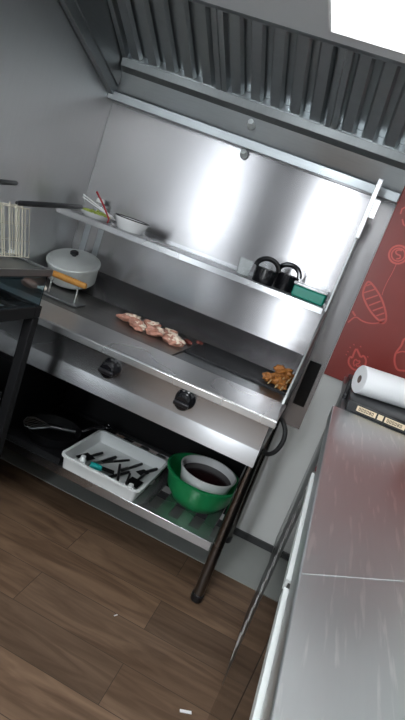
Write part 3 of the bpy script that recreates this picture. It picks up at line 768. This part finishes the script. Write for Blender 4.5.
# ================================================================== refrigerated counter, right foreground
fc = thing('refrigerated_counter', 'stainless undercounter fridge worktop along the right side', 'fridge', (1.85, -1.9, 0))
FX0, FX1, FY0, FY1 = 1.437, 2.20, -3.1, -0.625
MB().box(FX0, FX1, FY0, FY1, 0.900, 0.950).build('worktop', 'steel_worktop', fc, bevel=0.003)
MB().prism([(1.442, -1.668), (1.442, -1.664), (2.19, -1.114), (2.19, -1.118)], 'z', 0.9501, 0.9508).build('worktop_line', 'steel_worktop', fc)  # thin raised strip running diagonally across the worktop
MB().box(FX0+0.030, FX1, FY0, FY1-0.004, 0.10, 0.899).build('cabinet_body', 'steel_mirror', fc)
for (ya, yb) in ((-1.112, -0.638),):
    lv = MB()
    lv.box(FX0+0.016, FX0+0.0295, ya+0.004, yb-0.004, 0.105, 0.885)
    pl = lv.build('vent_panel', 'vent_dark', fc, bevel=0.001)
    for k in range(14):
        z = 0.14 + k*0.052
        M = Matrix.Translation((FX0+0.0152, (ya+yb)/2, z)) @ rot('X', 20)
        MB().box(-0.0006, 0.0008, -0.050, 0.050, -0.0040, 0.0040, M).build('vent_louver', 'steel_bright', pl)
MB().lathe([(0, 0), (0.010, 0), (0.010, 0.006), (0, 0.008)], (FX0+0.0155, -0.97, 0.850), 14, rot('Y', -90)).build('indicator_light', 'red_plastic', fc)
for (ya, yb) in ((-1.608, -1.120), (-2.106, -1.622), (-2.61, -2.12)):
    dm = MB().box(FX0+0.008, FX0+0.0295, ya, yb, 0.105, 0.888).build('door', 'steel_mirror', fc, bevel=0.002)
    MB().prism([(FX0-0.006, 0.872), (FX0-0.006, 0.891), (FX0+0.0075, 0.891), (FX0+0.0075, 0.886), (FX0-0.001, 0.886), (FX0-0.001, 0.872)], 'y', ya+0.004, yb-0.004).build('handle', 'aluminium', dm)
MB().box(FX0+0.06, FX1, FY0+0.02, FY1-0.02, 0.0005, 0.099).build('plinth', 'black_matte', fc)

# stand behind the fridge with the scale on it
st = thing('side_stand', 'low steel stand between fridge worktop and red wall under the scale', 'stand', (1.8, -0.31, 0))
MB().box(1.462, 2.20, -0.612, -0.016, 0.925, 0.945).build('stand_top', 'steel_hood', st, bevel=0.002)
MB().box(1.475, 2.19, -0.605, -0.030, 0.10, 0.924).build('stand_body', 'steel_dark', st)
for lx in (1.49, 2.14):
    for ly in (-0.59, -0.08):
        MB().box(lx, lx+0.035, ly, ly+0.035, 0.0005, 0.099).build('leg', 'black_matte', st)

sc = thing('price_scale', 'black kitchen scale with cream displays below the paper roll', 'scale', (1.72, -0.45, 0.9455))
MB().prism([(-0.600, 0.9455), (-0.590, 0.982), (-0.555, 0.990), (-0.250, 0.990), (-0.250, 0.9455)], 'x', 1.478, 1.86).build('scale_body', 'black_plastic', sc, bevel=0.004)
# cream display windows on the slanted front
fa = Vector((0, -0.600, 0.9455)); fb = Vector((0, -0.590, 0.982)); fu = (fb-fa).normalized(); fnn = Vector((0, -fu.z, fu.y))
def front(x, v, d=0.0): return Vector((x, 0, 0)) + fa + fu*v + fnn*d
def frontM(d): 
    return Matrix(((1, 0, 0, 0), (0, fu.y, fnn.y, fa.y + fnn.y*d), (0, fu.z, fnn.z, fa.z + fnn.z*d), (0, 0, 0, 1)))
digits = '0123456789'
SEG = {'0': 'abcdef', '8': 'abcdefg', '5': 'afgcd', '3': 'abgcd', '6': 'afgedc', '2': 'abged', '9': 'abcdfg'}
def seg_text(mb, s, x, v, w_, h_, th, M):
    for ch in s:
        g_ = SEG[ch]
        if 'a' in g_: mb.box(x, x+w_, v+h_-th, v+h_, 0, 0.0004, M)
        if 'd' in g_: mb.box(x, x+w_, v, v+th, 0, 0.0004, M)
        if 'g' in g_: mb.box(x, x+w_, v+h_/2-th/2, v+h_/2+th/2, 0, 0.0004, M)
        if 'f' in g_: mb.box(x, x+th, v+h_/2, v+h_, 0, 0.0004, M)
        if 'e' in g_: mb.box(x, x+th, v, v+h_/2, 0, 0.0004, M)
        if 'b' in g_: mb.box(x+w_-th, x+w_, v+h_/2, v+h_, 0, 0.0004, M)
        if 'c' in g_: mb.box(x+w_-th, x+w_, v, v+h_/2, 0, 0.0004, M)
        x += w_*1.35
for (xa, xb, tx) in ((1.512, 1.578, '000080'), (1.584, 1.602, ''), (1.608, 1.676, '000080'), (1.684, 1.750, '')):
    dp = MB().box(xa, xb, 0.011, 0.029, 0.0052, 0.0062, frontM(0)).build('display', 'display_cream', sc)
    if tx:
        t_ = MB(); seg_text(t_, tx, xa+0.007, 0.0145, 0.0065, 0.011, 0.0020, frontM(0.0064)); t_.build('display_digits', 'digit_dark', dp)

pr = thing('paper_roll', 'large white paper roll lying on top of the black scale', 'paper roll', (1.66, -0.50, 0.991))
rl = [(0.0145, 0), (0.049, 0), (0.051, 0.002), (0.051, 0.258), (0.049, 0.26), (0.0145, 0.26), (0.0145, 0)]
MB().lathe(rl, (1.488, -0.500, 1.0425), 40, rot('Z', 24) @ rot('Y', 90)).build('paper', 'paper', pr)
MB().lathe([(0.0142, 0.001), (0.0142, 0.259), (0.0125, 0.259), (0.0125, 0.001), (0.0142, 0.001)], (1.488, -0.500, 1.0425), 24, rot('Z', 24) @ rot('Y', 90)).build('cardboard_core', 'card_tube', pr)
tdp = thing('tape_dispenser', 'small dark dispenser beside the paper roll end by the red wall', 'dispenser', (1.466, -0.35, 0.9455))
MB().prism([(-0.45, 0.9455), (-0.45, 0.965), (-0.40, 1.012), (-0.33, 1.018), (-0.24, 1.0), (-0.24, 0.9455)], 'x', 1.463, 1.4765).build('dispenser_body', 'black_plastic', tdp, bevel=0.002)
MB().lathe([(0.006, 0), (0.018, 0), (0.018, 0.012), (0.006, 0.012), (0.006, 0)], (1.478, -0.36, 1.0125), 20, rot('Y', 90)).build('tape_reel', 'red_plastic', tdp)

# ---------------------------------------------------------------- scraps on the floor
for (fx, fy, a, s_, lab) in ((1.385, -1.060, 0.4, 0.022, 'white paper scrap on the floor in front of the fridge'), (1.04, -0.86, 1.0, 0.008, 'tiny white crumb on the floor in front of the lower shelf')):
    M = Matrix.Translation((fx, fy, 0.0005)) @ Matrix.Rotation(a, 4, 'Z')
    o = MB().box(-s_/1.2, s_/1.2, -s_/5, s_/5, 0, 0.003, M).build('paper_scrap', 'paper', origin=(fx, fy, 0.0005))
    tag(o, lab, 'scrap')

for o in bpy.data.objects:
    if '_base' in o: del o['_base']
